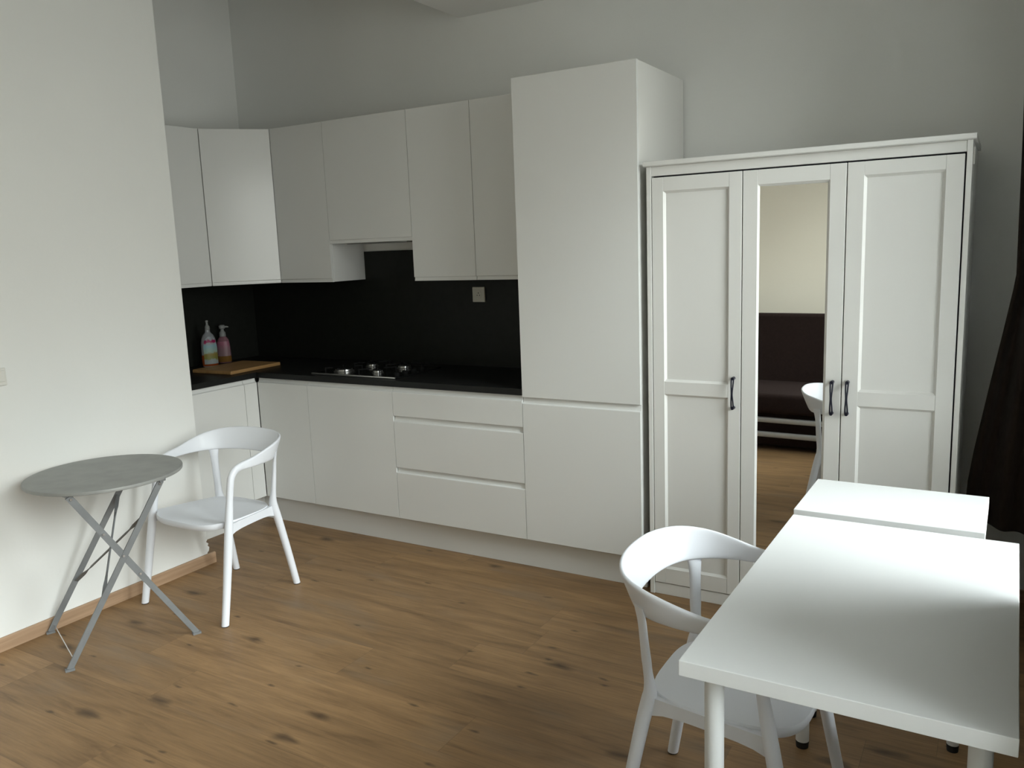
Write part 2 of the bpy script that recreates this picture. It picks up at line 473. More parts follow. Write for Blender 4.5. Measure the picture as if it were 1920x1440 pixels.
# right wall with the window opening
ys = sorted(WINDOWS)
bm = bmesh.new()
edges = [YR] + [v for w_ in ys for v in w_[:2]] + [0.0]
for k in range(0, len(edges), 2): add_box(bm, XR, XR + 0.24, edges[k], edges[k + 1], 0, ZC2)
for (y0, y1, z0, z1) in ys:
    add_box(bm, XR, XR + 0.24, y0, y1, 0, z0)
    add_box(bm, XR, XR + 0.24, y0, y1, z1, ZC2)
struct('wall_right', bm, 'wall')
XG = XR + 0.14
for k, (y0, y1, z0, z1) in enumerate(WINDOWS):
    win = thing('window_%d' % (k + 1), ('white framed window in the right wall beside the white tables', 'white framed window in the right wall near the sofa bed')[k], 'window')
    win['kind'] = 'structure'
    bm = box(XG, XG + 0.06, y0, y1, z0, z0 + 0.06, 0.004)
    add_box(bm, XG, XG + 0.06, y0, y1, z1 - 0.06, z1, 0.004)
    add_box(bm, XG, XG + 0.06, y0, y0 + 0.06, z0 + 0.06, z1 - 0.06, 0.004)
    add_box(bm, XG, XG + 0.06, y1 - 0.06, y1, z0 + 0.06, z1 - 0.06, 0.004)
    obj('frame', bm, 'upvc', win)
    obj('pane', box(XG + 0.026, XG + 0.034, y0 + 0.06, y1 - 0.06, z0 + 0.06, z1 - 0.06), 'glass', win)
    obj('sill', box(XR + 0.002, XG, y0, y1, z0, z0 + 0.02, 0.004), 'upvc', win)

# skirtings
bm = prism([(XL + 0.001, 0.0), (XL + 0.014, 0.0), (XL + 0.014, 0.053), (XL + 0.010, 0.057), (XL + 0.001, 0.057)], 'y', YR + 0.02, -1.197)
struct('baseboard_left', bm, 'skirting')
struct('baseboard_rear', box(XL + 0.02, XR - 0.02, YR + 0.001, YR + 0.014, 0, 0.057, 0.003), 'skirting')
struct('baseboard_right', box(XR - 0.014, XR - 0.001, YR + 0.02, -0.02, 0, 0.057, 0.003), 'skirting')
struct('baseboard_back', box(2.15, XR - 0.02, -0.014, -0.001, 0, 0.057, 0.003), 'skirting')

# ------------------------------------------------------------------ kitchen
YF = 0.60           # depth of the fronts from the wall
TD = 0.020          # door thickness

def front_profile(z0, z1, yf, lip=None):
    """door section in (y,z); front faces -y at y=-yf; lip 'top'/'bottom' is the integrated handle edge"""
    f, k = -yf, -yf + TD
    if lip == 'top':
        return [(k, z0), (f + 0.0015, z0), (f, z0 + 0.0015), (f, z1 - 0.030), (f + 0.001, z1 - 0.0275), (f + 0.004, z1 - 0.0262), (f + 0.0085, z1 - 0.0245),
                (f + 0.0125, z1 - 0.016), (f + 0.0145, z1 - 0.002), (f + 0.0150, z1), (k, z1)]
    if lip == 'bottom':
        return [(k, z1), (f + 0.0015, z1), (f, z1 - 0.0015), (f, z0 + 0.0225), (f + 0.0012, z0 + 0.0205), (f + 0.0065, z0 + 0.0195), (f + 0.0070, z0 + 0.017),
                (f + 0.0040, z0 + 0.001), (f + 0.0050, z0), (k, z0)]
    return [(k, z0), (f + 0.0015, z0), (f, z0 + 0.0015), (f, z1 - 0.0015), (f + 0.0015, z1), (k, z1)]

def front(name, x0, x1, z0, z1, yf, lip, parent, g=0.0015):
    return obj(name, prism(front_profile(z0, z1, yf, lip), 'x', x0 + g, x1 - g), 'gloss', parent, 30)

def carcass(x0, x1, z0, z1, yf, parent, yb=-0.012, mat='carcass'):
    return obj('carcass', box(x0 + 0.0008, x1 - 0.0008, -yf + TD + 0.002, yb, z0, z1, 0.001, 1), mat, parent)

ZB0, ZB1 = 0.160, 0.8770      # base fronts
ZCB = 0.150                   # carcass bottom
X0, X1, X2, X3 = -1.4835, -1.0886, -0.4826, 0.3051
X4 = X3 + 0.60

c = thing('corner_base_cabinet', 'white gloss base cabinet with narrow door in the kitchen corner, left of the cooker cabinet', 'kitchen cabinet', (X0, 0, 0), 0, 'white base cabinets under the black worktop')
w = X1 - X0
carcass(0.03, w, ZCB, 0.872, YF, c); front('door', 0.002, w, ZB0, ZB1, YF, 'top', c)
c = thing('base_cabinet', 'white gloss single door base cabinet under the gas hob', 'kitchen cabinet', (X1, 0, 0), 0, 'white base cabinets under the black worktop')
w = X2 - X1
carcass(0, w, ZCB, 0.872, YF, c); front('door', 0, w, ZB0, ZB1, YF, 'top', c)
c = thing('drawer_cabinet', 'wide white gloss base cabinet with three drawers beside the tall cabinet', 'kitchen cabinet', (X2, 0, 0), 0, 'white base cabinets under the black worktop')
w = X3 - X2
carcass(0, w, ZCB, 0.872, YF, c)
front('drawer', 0, w, 0.722, ZB1, YF, 'top', c); front('drawer', 0, w, 0.4425, 0.7195, YF, 'top', c); front('drawer', 0, w, ZB0, 0.440, YF, 'top', c)
c = thing('side_base_cabinet', 'white gloss base cabinet facing the room at the end of the left wall', 'kitchen cabinet', (XW, -1.31, 0), PI / 2, 'white base cabinets under the black worktop')
yl = X0 - XW
carcass(0, 0.60, ZCB, 0.872, yl, c)
front('door', 0.0, 0.613, ZB0, ZB1, yl, 'top', c)
front('filler_panel', 0.613, 0.708, ZB0, ZB1, yl, 'top', c)

c = thing('tall_cabinet', 'tall white gloss fridge cabinet with two doors, right of the worktop', 'kitchen cabinet', (X3, 0, 0))
carcass(0, 0.598, ZCB, 2.320, YF, c)
front('door', 0, 0.600, ZB0, 0.866, YF, 'top', c); front('door', 0, 0.600, 0.869, 2.320, YF, None, c)

# plinth boards, one L
bm = box(-1.5723, X4 - 0.002, -0.540, -0.524, 0.0, 0.149)
add_box(bm, -1.5883, -1.5723, -1.33, -0.524, 0.0, 0.149)
o = obj('plinth', bm, 'plinth')
tag(o, 'white L-shaped plinth board along the floor under the base cabinets', 'plinth')

# worktop, one L
poly = [(XW + 0.002, -0.002), (X3 - 0.002, -0.002), (X3 - 0.002, -0.602), (X0 + 0.001, -0.602), (X0 + 0.001, -1.33), (XW + 0.002, -1.33)]
o = obj('worktop', prism(poly, 'z', 0.8772, 0.908), 'worktop')
tag(o, 'black L-shaped laminate worktop on the white base cabinets', 'worktop')
# splashback panels
o = obj('splashback', box(XW + 0.0005, X3 - 0.002, -0.010, -0.0015, 0.9085, 1.580), 'black')
tag(o, 'black splashback panel on the back wall behind the hob', 'splashback', 'black splashback panels')
o = obj('splashback', box(XW + 0.0015, XW + 0.010, -1.33, -0.0105, 0.9085, 1.580), 'black')
tag(o, 'black splashback panel on the side wall behind the soap bottles', 'splashback', 'black splashback panels')

# wall cabinets
YU = 0.3069
ZU0, ZU1, ZH0 = 1.412, 2.312, 1.630
U1, U2, U3, U4 = -1.5234, -1.1111, -0.5173, -0.1144
G = 'white wall cabinets above the black splashback'
c = thing('wall_cabinet', 'white wall cabinet with one door between the angled corner cabinet and the hood cabinet', 'kitchen cabinet', (U1, 0, 0), 0, G)
w = U2 - U1
carcass(0.0, w, ZU0 + 0.001, ZU1, YU, c, mat='gloss'); front('door', 0, w, ZU0, ZU1, YU, 'bottom', c)
c = thing('hood_cabinet', 'short white wall cabinet above the gas hob, higher bottom edge', 'kitchen cabinet', (U2, 0, 0), 0, G)
w = U3 - U2
carcass(0, w, ZH0 + 0.001, ZU1, YU, c, mat='gloss'); front('door', 0, w, ZH0, ZU1, YU, 'bottom', c)
obj('extractor_grille', box(0.08, w - 0.08, -0.25, -0.05, ZH0 - 0.006, ZH0 + 0.0005, 0.002), 'steel', c)
c = thing('wall_cabinet', 'white wall cabinet right of the short hood cabinet', 'kitchen cabinet', (U3, 0, 0), 0, G)
w = U4 - U3
carcass(0, w, ZU0 + 0.001, ZU1, YU, c, mat='gloss'); front('door', 0, w, ZU0, ZU1, YU, 'bottom', c)
c = thing('wall_cabinet', 'white wall cabinet right above the power socket, against the tall cabinet', 'kitchen cabinet', (U4, 0, 0), 0, G)
w = X3 - U4 - 0.003
carcass(0, w, ZU0 + 0.001, ZU1, YU, c, mat='gloss'); front('door', 0, w, ZU0, ZU1, YU, 'bottom', c)
# diagonal corner unit
CX, CY = -1.7856, -0.6013
c = thing('corner_wall_cabinet', 'white angled corner wall cabinet above the soap bottles', 'kitchen cabinet', (XW, 0, 0), 0, G)
dv = Vector((U1 - CX, -YU - CY, 0)); ln = dv.length; dv.normalize(); nv = Vector((dv.y, -dv.x, 0))   # nv points to the room
ins = -nv * (TD + 0.002)
pA, pB = Vector((CX - XW, CY, 0)) + ins, Vector((U1 - XW, -YU, 0)) + ins
poly = [(0.012, -0.012), (U1 - XW - 0.001, -0.012), (U1 - XW - 0.001, -YU + 0.012), (pB.x, pB.y), (pA.x, pA.y), (CX - XW - 0.014, CY + 0.001), (0.012, CY + 0.001)]
obj('carcass', prism(poly, 'z', ZU0 + 0.001, ZU1), 'gloss', c)
d = obj('door', prism(front_profile(ZU0, ZU1, 0.0, 'bottom'), 'x', 0.002, ln - 0.002), 'gloss', c, 30)
d.location = (CX - XW, CY, 0); d.rotation_euler = (0, 0, math.atan2(dv.y, dv.x))
c = thing('side_wall_cabinet', 'white wall cabinet partly hidden behind the end of the left wall', 'kitchen cabinet', (XW, -1.2013, 0), PI / 2, G)
carcass(0, 0.598, ZU0 + 0.001, ZU1, CX - XW, c, mat='gloss'); front('door', 0, 0.598, ZU0, ZU1, CX - XW, 'bottom', c)

# ------------------------------------------------------------------ gas hob
h = thing('gas_hob', 'black four-burner gas hob with steel front edge set in the worktop', 'hob', (-0.787, -0.345, 0.908))
obj('tray', box(-0.297, 0.297, -0.207, 0.21, 0.0002, 0.008, 0.003), 'enamel', h)
obj('front_trim', box(-0.299, 0.299, -0.216, -0.2075, 0.0004, 0.0115, 0.003), 'steel', h)
for (bx, by, r) in ((-0.147, -0.111, 0.050), (-0.113, 0.094, 0.033), (0.090, -0.103, 0.028), (0.122, 0.094, 0.036)):
    b = obj('burner', lathe([(0, 0.008), (r * 1.15, 0.008), (r * 1.15, 0.013), (r, 0.015), (r * 0.95, 0.024), (0, 0.024)], 28, None, (bx, by)), 'burner_metal', h)
    obj('burner_cap', lathe([(0, 0.0242), (r * 0.88, 0.0242), (r * 0.92, 0.028), (r * 0.86, 0.031), (0, 0.032)], 28, None, (bx, by)), 'enamel', b)
    for k in range(4):
        a = PI / 4 + k * PI / 2
        ca, sa = math.cos(a), math.sin(a)
        poly = [(r * 1.22, 0.033), (0.098, 0.033), (0.098, 0.0082), (0.105, 0.0082), (0.105, 0.039), (r * 1.22, 0.039)]
        bm = prism(poly, 'y', -0.003, 0.003)
        bmesh.ops.rotate(bm, cent=(0, 0, 0), matrix=Matrix.Rotation(a, 3, 'Z'), verts=bm.verts[:])
        bmesh.ops.translate(bm, vec=(bx, by * 1.0, 0), verts=bm.verts[:])
        obj('pan_support', bm, 'iron', h)
for k in range(4):
    obj('knob', lathe([(0, 0.008), (0.017, 0.008), (0.016, 0.022), (0.012, 0.024), (0, 0.024)], 20, None, (0.250, -0.14 + k * 0.075)), 'iron', h)

# ------------------------------------------------------------------ things on the worktop
bd = thing('cutting_board', 'wooden cutting board lying on the worktop in front of the soap bottles', 'cutting board', (-1.715, -0.53, 0.908), math.radians(2.5))
obj('plank', box(-0.158, 0.158, -0.205, 0.195, 0.001, 0.021, 0.004), 'board', bd)

bt = thing('dish_soap_bottle', 'clear dish soap bottle with white picture label and orange soap', 'bottle', (-1.970, -0.520, 0.908), math.radians(64), 'soap bottles on the worktop')
body = [(0, 0.001), (0.030, 0.001), (0.037, 0.006), (0.039, 0.03), (0.0385, 0.10), (0.037, 0.15), (0.033, 0.178), (0.025, 0.200), (0.015, 0.213), (0.012, 0.220), (0.012, 0.232), (0, 0.232)]
KX, KY = 1.25, 0.80
obj('bottle_body', lathe(body, 28, None, (0, 0), KX, KY), 'clear', bt)
obj('soap', lathe([(0, 0.003), (0.0285, 0.003), (0.0372, 0.010), (0.0392, 0.032), (0.0393, 0.078), (0, 0.078)], 28, None, (0, 0), KX * 1.005, KY * 1.01), 'orange_liquid', bt)
def label_patch(rx, ry, z0, z1, a0, a1, round_top):
    bm = bmesh.new(); rows = []
    nz_, na = 12, 12
    for i in range(nz_ + 1):
        z = z0 + (z1 - z0) * i / nz_
        t = i / nz_
        k = math.sqrt(max(0.04, 1 - max(0, (t - 0.62) / 0.40) ** 2)) if round_top else 1
        sh = 1.0 if t < 0.6 else 1.0 - 0.14 * ((t - 0.6) / 0.4)
        am = (a0 + a1) / 2; ha = (a1 - a0) / 2 * k
        rows.append([bm.verts.new((rx * sh * math.cos(am + ha * (2 * j / na - 1)), ry * sh * math.sin(am + ha * (2 * j / na - 1)), z)) for j in range(na + 1)])
    for a, b in zip(rows, rows[1:]):
        for j in range(na): bm.faces.new((a[j], a[j + 1], b[j + 1], b[j]))
    ge = bmesh.ops.solidify(bm, geom=bm.faces[:], thickness=-0.0006)
    return bm
obj('label', label_patch(0.0408 * KX, 0.0408 * KY, 0.022, 0.192, math.radians(40), math.radians(150), True), 'label_soap', bt).rotation_euler = (0, 0, PI)
obj('cap', lathe([(0, 0.2322), (0.014, 0.2322), (0.0155, 0.236), (0.015, 0.252), (0.008, 0.262), (0.0065, 0.278), (0.009, 0.280), (0.009, 0.290), (0, 0.292)], 20), 'cap', bt)

b2 = thing('hand_soap_bottle', 'pink tinted soap bottle with foaming pump head', 'bottle', (-2.045, -0.345, 0.908), math.radians(36), 'soap bottles on the worktop')
obj('bottle_body', lathe([(0, 0.001), (0.034, 0.001), (0.039, 0.006), (0.0385, 0.06), (0.036, 0.12), (0.031, 0.150), (0.022, 0.163), (0.018, 0.170), (0, 0.170)], 28, None, (0, 0), 1.12, 0.82), 'pink_clear', b2)
obj('soap', lathe([(0, 0.003), (0.0342, 0.003), (0.0393, 0.008), (0.0392, 0.045), (0, 0.045)], 28, None, (0, 0), 1.125, 0.825), 'amber_liquid', b2)
obj('label', label_patch(0.0455, 0.0335, 0.046, 0.140, math.radians(25), math.radians(155), False), 'label_pink', b2).rotation_euler = (0, 0, PI)
ph = obj('pump_head', lathe([(0, 0.1702), (0.020, 0.1702), (0.021, 0.174), (0.019, 0.196), (0.012, 0.204), (0.010, 0.216), (0.019, 0.222), (0.020, 0.238), (0.014, 0.244), (0, 0.245)], 22), 'cap', b2)
bm = bmesh.new()
loft([[Vector((x, y * s, 0.230 + z * s + dz)) for y, z in ((-0.009, -0.006), (0.009, -0.006), (0.009, 0.006), (-0.009, 0.006))] for x, s, dz in ((0.010, 1.0, 0), (0.028, 0.8, 0.002), (0.040, 0.55, 0.0))], True, bm)
obj('nozzle', bm, 'cap', ph)

# power socket on the splashback
so = thing('power_socket', 'ivory wall socket on the black splashback below the wall cabinets', 'socket', (-0.2908, -0.0102, 1.318))
obj('cover_plate', box(-0.041, 0.041, -0.011, 0.0, -0.0425, 0.0425, 0.004), 'socket', so)
bm = bmesh.new()
add_cyl(bm, (0, -0.0108, 0), (0, -0.0125, 0), 0.0225, 0.0225, 28)
obj('socket_well', bm, 'socket', so)
bm = bmesh.new()
for px, pz, r in ((-0.0075, -0.004, 0.0028), (0.0085, -0.004, 0.0028), (0.001, 0.0085, 0.0032)): add_cyl(bm, (px, -0.0124, pz), (px, -0.0130, pz), r, r, 12)
obj('pin_hole', bm, 'socket_hole', so)

# light switch on the left wall
sw = thing('light_switch', 'white light switch on the left wall above the round table', 'switch', (XL + 0.0005, -2.165, 1.130))
obj('cover_plate', box(0.0, 0.010, -0.041, 0.041, -0.036, 0.036, 0.003), 'white_plastic', sw)
obj('rocker', box(0.0095, 0.016, -0.034, 0.034, -0.020, 0.028, 0.003), 'white_plastic', sw)

# ------------------------------------------------------------------ wardrobe
WX, WY, WD = 0.9362, -0.5843, 0.53
wd = thing('wardrobe', 'white three-door wardrobe with mirror in the middle door', 'wardrobe', (WX, WY, 0))
WW, WZ = 1.200, 1.883
def wob(name, bm, mat='wardrobe', parent=wd): return obj(name, bm, mat, parent)
wob('side_panel', box(0.0, 0.0205, 0.0, WD, 0.0, WZ, 0.0015)); wob('side_panel', box(WW - 0.0175, WW, 0.0, WD, 0.0, WZ, 0.0015))
wob('back_panel', box(0.021, WW - 0.018, WD - 0.012, WD - 0.002, 0.05, WZ - 0.002))
wob('header_rail', box(0.021, WW - 0.018, 0.003, 0.022, 1.8445, WZ, 0.0015))
wob('plinth_rail', box(0.021, WW - 0.018, 0.006, 0.024, 0.0, 0.0525, 0.0015))
wob('bottom_panel', box(0.021, WW - 0.018, 0.026, WD - 0.014, 0.045, 0.062))
prof = [(-0.013, WZ + 0.004), (-0.013, WZ + 0.020), (-0.011, WZ + 0.0215), (WD, WZ + 0.0215), (WD, WZ + 0.0005), (-0.004, WZ + 0.0005), (-0.009, WZ + 0.002)]
wob('cornice', prism(prof, 'x', -0.010, WW + 0.010))
wob('inner_shadow_board', box(0.0215, WW - 0.0185, 0.030, 0.040, 0.064, 1.880), 'gap')  # added dark board, its colour stands in for shade between the doors

def panel_door(x0, x1, z0, z1, openings, stile_l, stile_r, hinge):
    """frame-and-panel door: stiles and rails around the openings, recessed fields with a bead"""
    t0, t1 = 0.001, 0.021
    root = wob('door', box(x0, x0 + stile_l, t0, t1, z0, z1, 0.0012))
    bm = bmesh.new()
    me = root.data; bm.from_mesh(me)
    add_box(bm, x1 - stile_r, x1, t0, t1, z0, z1, 0.0012)
    xs0, xs1 = x0 + stile_l, x1 - stile_r
    zz = [z0] + [v for o_ in openings for v in o_] + [z1]
    for k in range(0, len(zz), 2): add_box(bm, xs0 + 0.0004, xs1 - 0.0004, t0 + 0.0006, t1, zz[k], zz[k + 1], 0.0008, 1)
    # bead around each opening
    for (a, b) in openings:
        bw, dp = 0.009, 0.0105
        for (px0, px1, pz0, pz1, side) in ((xs0, xs0 + bw, a, b, 'l'), (xs1 - bw, xs1, a, b, 'r'), (xs0, xs1, a, a + bw, 'b'), (xs0, xs1, b - bw, b, 't')):
            if side == 'l': prism([(px0, t0 + 0.003), (px1, dp + t0), (px0, dp + t0 + 0.002)], 'z', pz0, pz1, bm)
            if side == 'r': prism([(px1, t0 + 0.003), (px0, dp + t0), (px1, dp + t0 + 0.002)], 'z', pz0, pz1, bm)
            if side == 'b': prism([(t0 + 0.003, pz0), (dp + t0, pz1), (dp + t0 + 0.002, pz0)], 'x', px0, px1, bm)
            if side == 't': prism([(t0 + 0.003, pz1), (dp + t0, pz0), (dp + t0 + 0.002, pz1)], 'x', px0, px1, bm)
    bmesh.ops.recalc_face_normals(bm, faces=bm.faces[:]); smooth(bm, 35); bm.to_mesh(me); bm.free()
    return root, xs0, xs1

def handle(parent, x, z):
    bm = bmesh.new()
    H = 0.128
    for s in (-1, 1):
        pts = catmull([(x + s * 0.0045, -0.020 + 0.0, z - H / 2 + 0.004, 0.0032), (x + s * 0.0036, -0.026, z - H * 0.25, 0.0030), (x + s * 0.0016, -0.030, z, 0.0030), (x + s * 0.0036, -0.026, z + H * 0.25, 0.0030), (x + s * 0.0045, -0.020, z + H / 2 - 0.004, 0.0032)], 5)
        secs = [[Vector((px + r * math.cos(a), py + r * math.sin(a), pz)) for a in [2 * PI * i / 8 for i in range(8)]] for px, py, pz, r in pts]
        loft(secs, True, bm)
    for s in (-1, 1):
        zc = z + s * (H / 2 - 0.002)
        add_cyl(bm, (x, 0.002, zc), (x, -0.022, zc), 0.0072, 0.0066, 14)
    return obj('handle', bm, 'handle', parent)

DZ0, DZ1 = 0.0576, 1.8380
D = [(0.0235, 0.4020), (0.4058, 0.7908), (0.7946, 1.1770)]
dl, a_, b_ = panel_door(D[0][0], D[0][1], DZ0, DZ1, [(0.127, 0.922), (0.978, 1.781)], 0.050, 0.052, 'l')
obj('panel', box(a_ - 0.002, b_ + 0.002, 0.0115, 0.0165, 0.120, 1.790), 'wardrobe', dl); handle(dl, 0.3745, 0.945)
dm, a_, b_ = panel_door(D[1][0], D[1][1], DZ0, DZ1, [(0.127, 1.781)], 0.058, 0.058, 'l')
mp_ = obj('mirror', box(-(b_ - a_) / 2 - 0.001, (b_ - a_) / 2 + 0.001, 0.0, 0.003, 0.125, 1.783), 'mirror', dm)
mp_.location = ((a_ + b_) / 2, 0.0135, 0); mp_.rotation_euler = (0, 0, 0.03); mp_['label'] = 'tall mirror set in the middle door'
handle(dm, 0.7605, 0.949)
dr, a_, b_ = panel_door(D[2][0], D[2][1], DZ0, DZ1, [(0.127, 0.920), (0.976, 1.788)], 0.058, 0.057, 'r')
obj('panel', box(a_ - 0.002, b_ + 0.002, 0.0115, 0.0165, 0.120, 1.795), 'wardrobe', dr); handle(dr, 0.8165, 0.951)
wob('hinge', box(WW + 0.0002, WW + 0.008, 0.012, 0.030, 1.80, 1.86, 0.002), 'steel')

# ------------------------------------------------------------------ chairs
def build_chair():
    t = thing('armchair', '', 'chair')
    # --- backrest hoop: right arm -> back -> left arm; rows are (x,y,z, height, thickness, lean)
    right = [(0.2505, -0.140, 0.540, 0.030, 0.030, 0.0), (0.2490, -0.130, 0.590, 0.030, 0.030, 0.0), (0.2480, -0.118, 0.630, 0.031, 0.029, 0.0), (0.2480, -0.092, 0.657, 0.033, 0.026, 0.0),
             (0.2490, -0.050, 0.668, 0.036, 0.022, 0.02), (0.2520, 0.010, 0.673, 0.046, 0.018, 0.10), (0.2500, 0.080, 0.682, 0.066, 0.015, 0.22), (0.2330, 0.150, 0.690, 0.088, 0.014, 0.32),
             (0.1880, 0.211, 0.696, 0.104, 0.013, 0.38), (0.1040, 0.246, 0.700, 0.112, 0.0125, 0.41), (0.0, 0.256, 0.701, 0.114, 0.0125, 0.42)]
    left = [(-x, y, z, h, th, l) for (x, y, z, h, th, l) in right[:-1]][::-1]
    pts = catmull(right + left, 5)
    secs = []
    for i, (x, y, z, h, th, lean) in enumerate(pts):
        p = Vector((x, y, z))
        q0, q1 = Vector(pts[max(0, i - 1)][:3]), Vector(pts[min(len(pts) - 1, i + 1)][:3])
        d = (q1 - q0).normalized()
        if abs(d.z) > 0.6:
            hd0 = Vector((0, 1 if d.z > 0 else 1, 0))          # on the upright leg the "height" runs fore and aft
            k = 1.0
        else:
            k = 0.0
        up = Vector((0, 0, 1))
        fore = Vector((0, -1, 0))
        steep = min(1.0, max(0.0, (abs(d.z) - 0.15) / 0.8))
        hv = up.lerp(fore, steep)
        hv = (hv - d * hv.dot(d)).normalized()
        out = hv.cross(d)
        flat = Vector((x, y - 0.0, 0))
        if out.dot(Vector((x, y * 0.8 + 0.02, 0))) < 0: out = -out
        hv = (hv + out * lean).normalized()
        out = (out - hv * out.dot(hv)).normalized()
        n = 20
        sec = []
        # rounded box section with exponent
        ex = 0.5 if h > th * 1.6 else 0.9
        for a in range(n):
            ang = 2 * PI * a / n
            ca, sa = math.cos(ang), math.sin(ang)
            u = math.copysign(abs(ca) ** ex, ca) * h / 2
            v = math.copysign(abs(sa) ** ex, sa) * th / 2
            sec.append(p + hv * u + out * v)
        # keep a consistent winding
        if secs:
            best = min(range(n), key=lambda s: sum((sec[(j + s) % n] - secs[-1][j]).length_squared for j in range(0, n, 5)))
            sec2 = [sec[(j + best) % n] for j in range(n)]
            c1 = sum((sec2[j] - secs[-1][j]).length_squared for j in range(n))
            rev = sec[::-1]
            best = min(range(n), key=lambda s: sum((rev[(j + s) % n] - secs[-1][j]).length_squared for j in range(0, n, 5)))
            sec3 = [rev[(j + best) % n] for j in range(n)]
            c2 = sum((sec3[j] - secs[-1][j]).length_squared for j in range(n))
            sec = sec2 if c1 <= c2 else sec3
        secs.append(sec)
    obj('backrest', loft(secs), 'chair', t, 55)
    # --- legs
    for s in (-1, 1):
        path = catmull([(s * 0.272, -0.244, 0.004, 0.0165, 0.0165), (s * 0.2665, -0.212, 0.16, 0.0175, 0.0175), (s * 0.2600, -0.178, 0.34, 0.019, 0.019), (s * 0.2545, -0.157, 0.45, 0.0175, 0.018), (s * 0.2505, -0.139, 0.545, 0.0145, 0.0145)], 5)
        bm = bmesh.new()
        loft([[Vector((x + rx * math.cos(2 * PI * i / 18), y + ry * math.sin(2 * PI * i / 18), z)) for i in range(18)] for x, y, z, rx, ry in path], True, bm)
        lg = obj('leg', bm, 'chair', t, 60)
        obj('foot_cap', cyl((s * 0.2724, -0.2445, 0.0), (s * 0.2723, -0.2443, 0.0045), 0.0155, 0.0158, 18), 'rubber', lg)
        # rear leg: splayed below the seat, upright and widening above it
        path = catmull([(s * 0.212, 0.243, 0.004, 0.0165, 0.0165), (s * 0.203, 0.215, 0.16, 0.0175, 0.0175), (s * 0.191, 0.180, 0.34, 0.0195, 0.019), (s * 0.186, 0.165, 0.405, 0.021, 0.020), (s * 0.187, 0.160, 0.44, 0.021, 0.017),
                        (s * 0.194, 0.164, 0.50, 0.018, 0.0125), (s * 0.203, 0.168, 0.575, 0.017, 0.010), (s * 0.208, 0.171, 0.625, 0.020, 0.0085), (s * 0.212, 0.175, 0.655, 0.025, 0.0065), (s * 0.2155, 0.179, 0.675, 0.026, 0.004)], 5)
        bm = bmesh.new(); sec = []
        ca, sa = math.cos(s * math.radians(-48)), math.sin(s * math.radians(-48))
        for x, y, z, ra, rb in path:
            k = min(1, max(0, (z - 0.42) / 0.1))
            ring = []
            for i in range(18):
                u, v = ra * math.cos(2 * PI * i / 18), rb * math.sin(2 * PI * i / 18)
                # above the seat the section turns to follow the hoop
                ru, rv = u * (ca * k + (1 - k)) - v * sa * k, u * sa * k + v * (ca * k + (1 - k))
                ring.append(Vector((x + ru, y + rv, z)))
            sec.append(ring)
        loft(sec, True, bm)
        lg = obj('leg', bm, 'chair', t, 60)
        obj('foot_cap', cyl((s * 0.2122, 0.2435, 0.0), (s * 0.2121, 0.2433, 0.0045), 0.0155, 0.0158, 18), 'rubber', lg)
    # --- seat: dished shell with rolled edge, side skirts reach the legs
    def outline(a):
        ca, sa = math.cos(a), math.sin(a)
        e_ = 0.55
        u = math.copysign(abs(ca) ** e_, ca); v = math.copysign(abs(sa) ** e_, sa)
        y = 0.185 * v if v > 0 else 0.222 * v
        t_ = (y + 0.222) / 0.407
        wid = 0.243 - 0.062 * t_ ** 1.2
        return Vector((u * wid, y - 0.0, 0))
    n, m_ = 56, 9
    bm = bmesh.new()
    rings = []
    def dish(p, k):
        y = p.y
        return 0.436 - 0.020 * (y + 0.2) / 0.4 - 0.010 * (1 - k * k) + (-0.010 * max(0, (-y - 0.14) / 0.08) ** 2 * k)
    for j in range(1, m_ + 1):
        k = j / m_
        rings.append([bm.verts.new((outline(2 * PI * i / n).x * k, outline(2 * PI * i / n).y * k, dish(outline(2 * PI * i / n) * k, k))) for i in range(n)])
    c0 = bm.verts.new((0, 0, dish(Vector((0, 0, 0)), 0)))
    for i in range(n): bm.faces.new((c0, rings[0][i], rings[0][(i + 1) % n]))
    for a, b in zip(rings, rings[1:]):
        for i in range(n): bm.faces.new((a[i], b[i], b[(i + 1) % n], a[(i + 1) % n]))
    for (k, dz) in ((1.012, -0.004), (1.008, -0.020), (0.985, -0.028), (0.94, -0.024)):
        r = [bm.verts.new((outline(2 * PI * i / n).x * k, outline(2 * PI * i / n).y * k, dish(outline(2 * PI * i / n), 1) + dz)) for i in range(n)]
        b = rings[-1]
        for i in range(n): bm.faces.new((b[i], r[i], r[(i + 1) % n], b[(i + 1) % n]))
        rings.append(r)
    c1 = bm.verts.new((0, 0, 0.400))
    for i in range(n): bm.faces.new((c1, rings[-1][(i + 1) % n], rings[-1][i]))
    # arched side rails between front and rear leg
    for s in (-1, 1):
        sec = []
        for q in range(9):
            f = q / 8
            x = s * (0.2560 + (0.190 - 0.2560) * f); y = -0.160 + 0.322 * f
            top = 0.428 - 0.012 * f; h = 0.036 + 0.016 * (2 * f - 1) ** 4
            sec.append([Vector((x - s * 0.0, y, top)), Vector((x - s * 0.024, y, top - 0.002)), Vector((x - s * 0.024, y, top - h * 0.9)), Vector((x, y, top - h))])
        loft(sec, True, bm)
    obj('seat', bm, 'chair', t, 50)
    return t

def copy_tree(o, parent=None):
    c = o.copy(); COL.objects.link(c)
    if parent is not None: c.parent = parent
    for ch in list(o.children): copy_tree(ch, c)
    return c

ch1 = build_chair()
ch1.location = (-0.849, -1.4645, 0)
tag(ch1, 'white plastic armchair beside the round grey table at the left wall', 'chair', 'white armchairs')
ch2 = copy_tree(ch1)
ch2.location = (1.6795, -1.898, 0); ch2.rotation_euler = (0, 0, PI / 2)
tag(ch2, 'white plastic armchair pushed under the white dining table', 'chair', 'white armchairs')

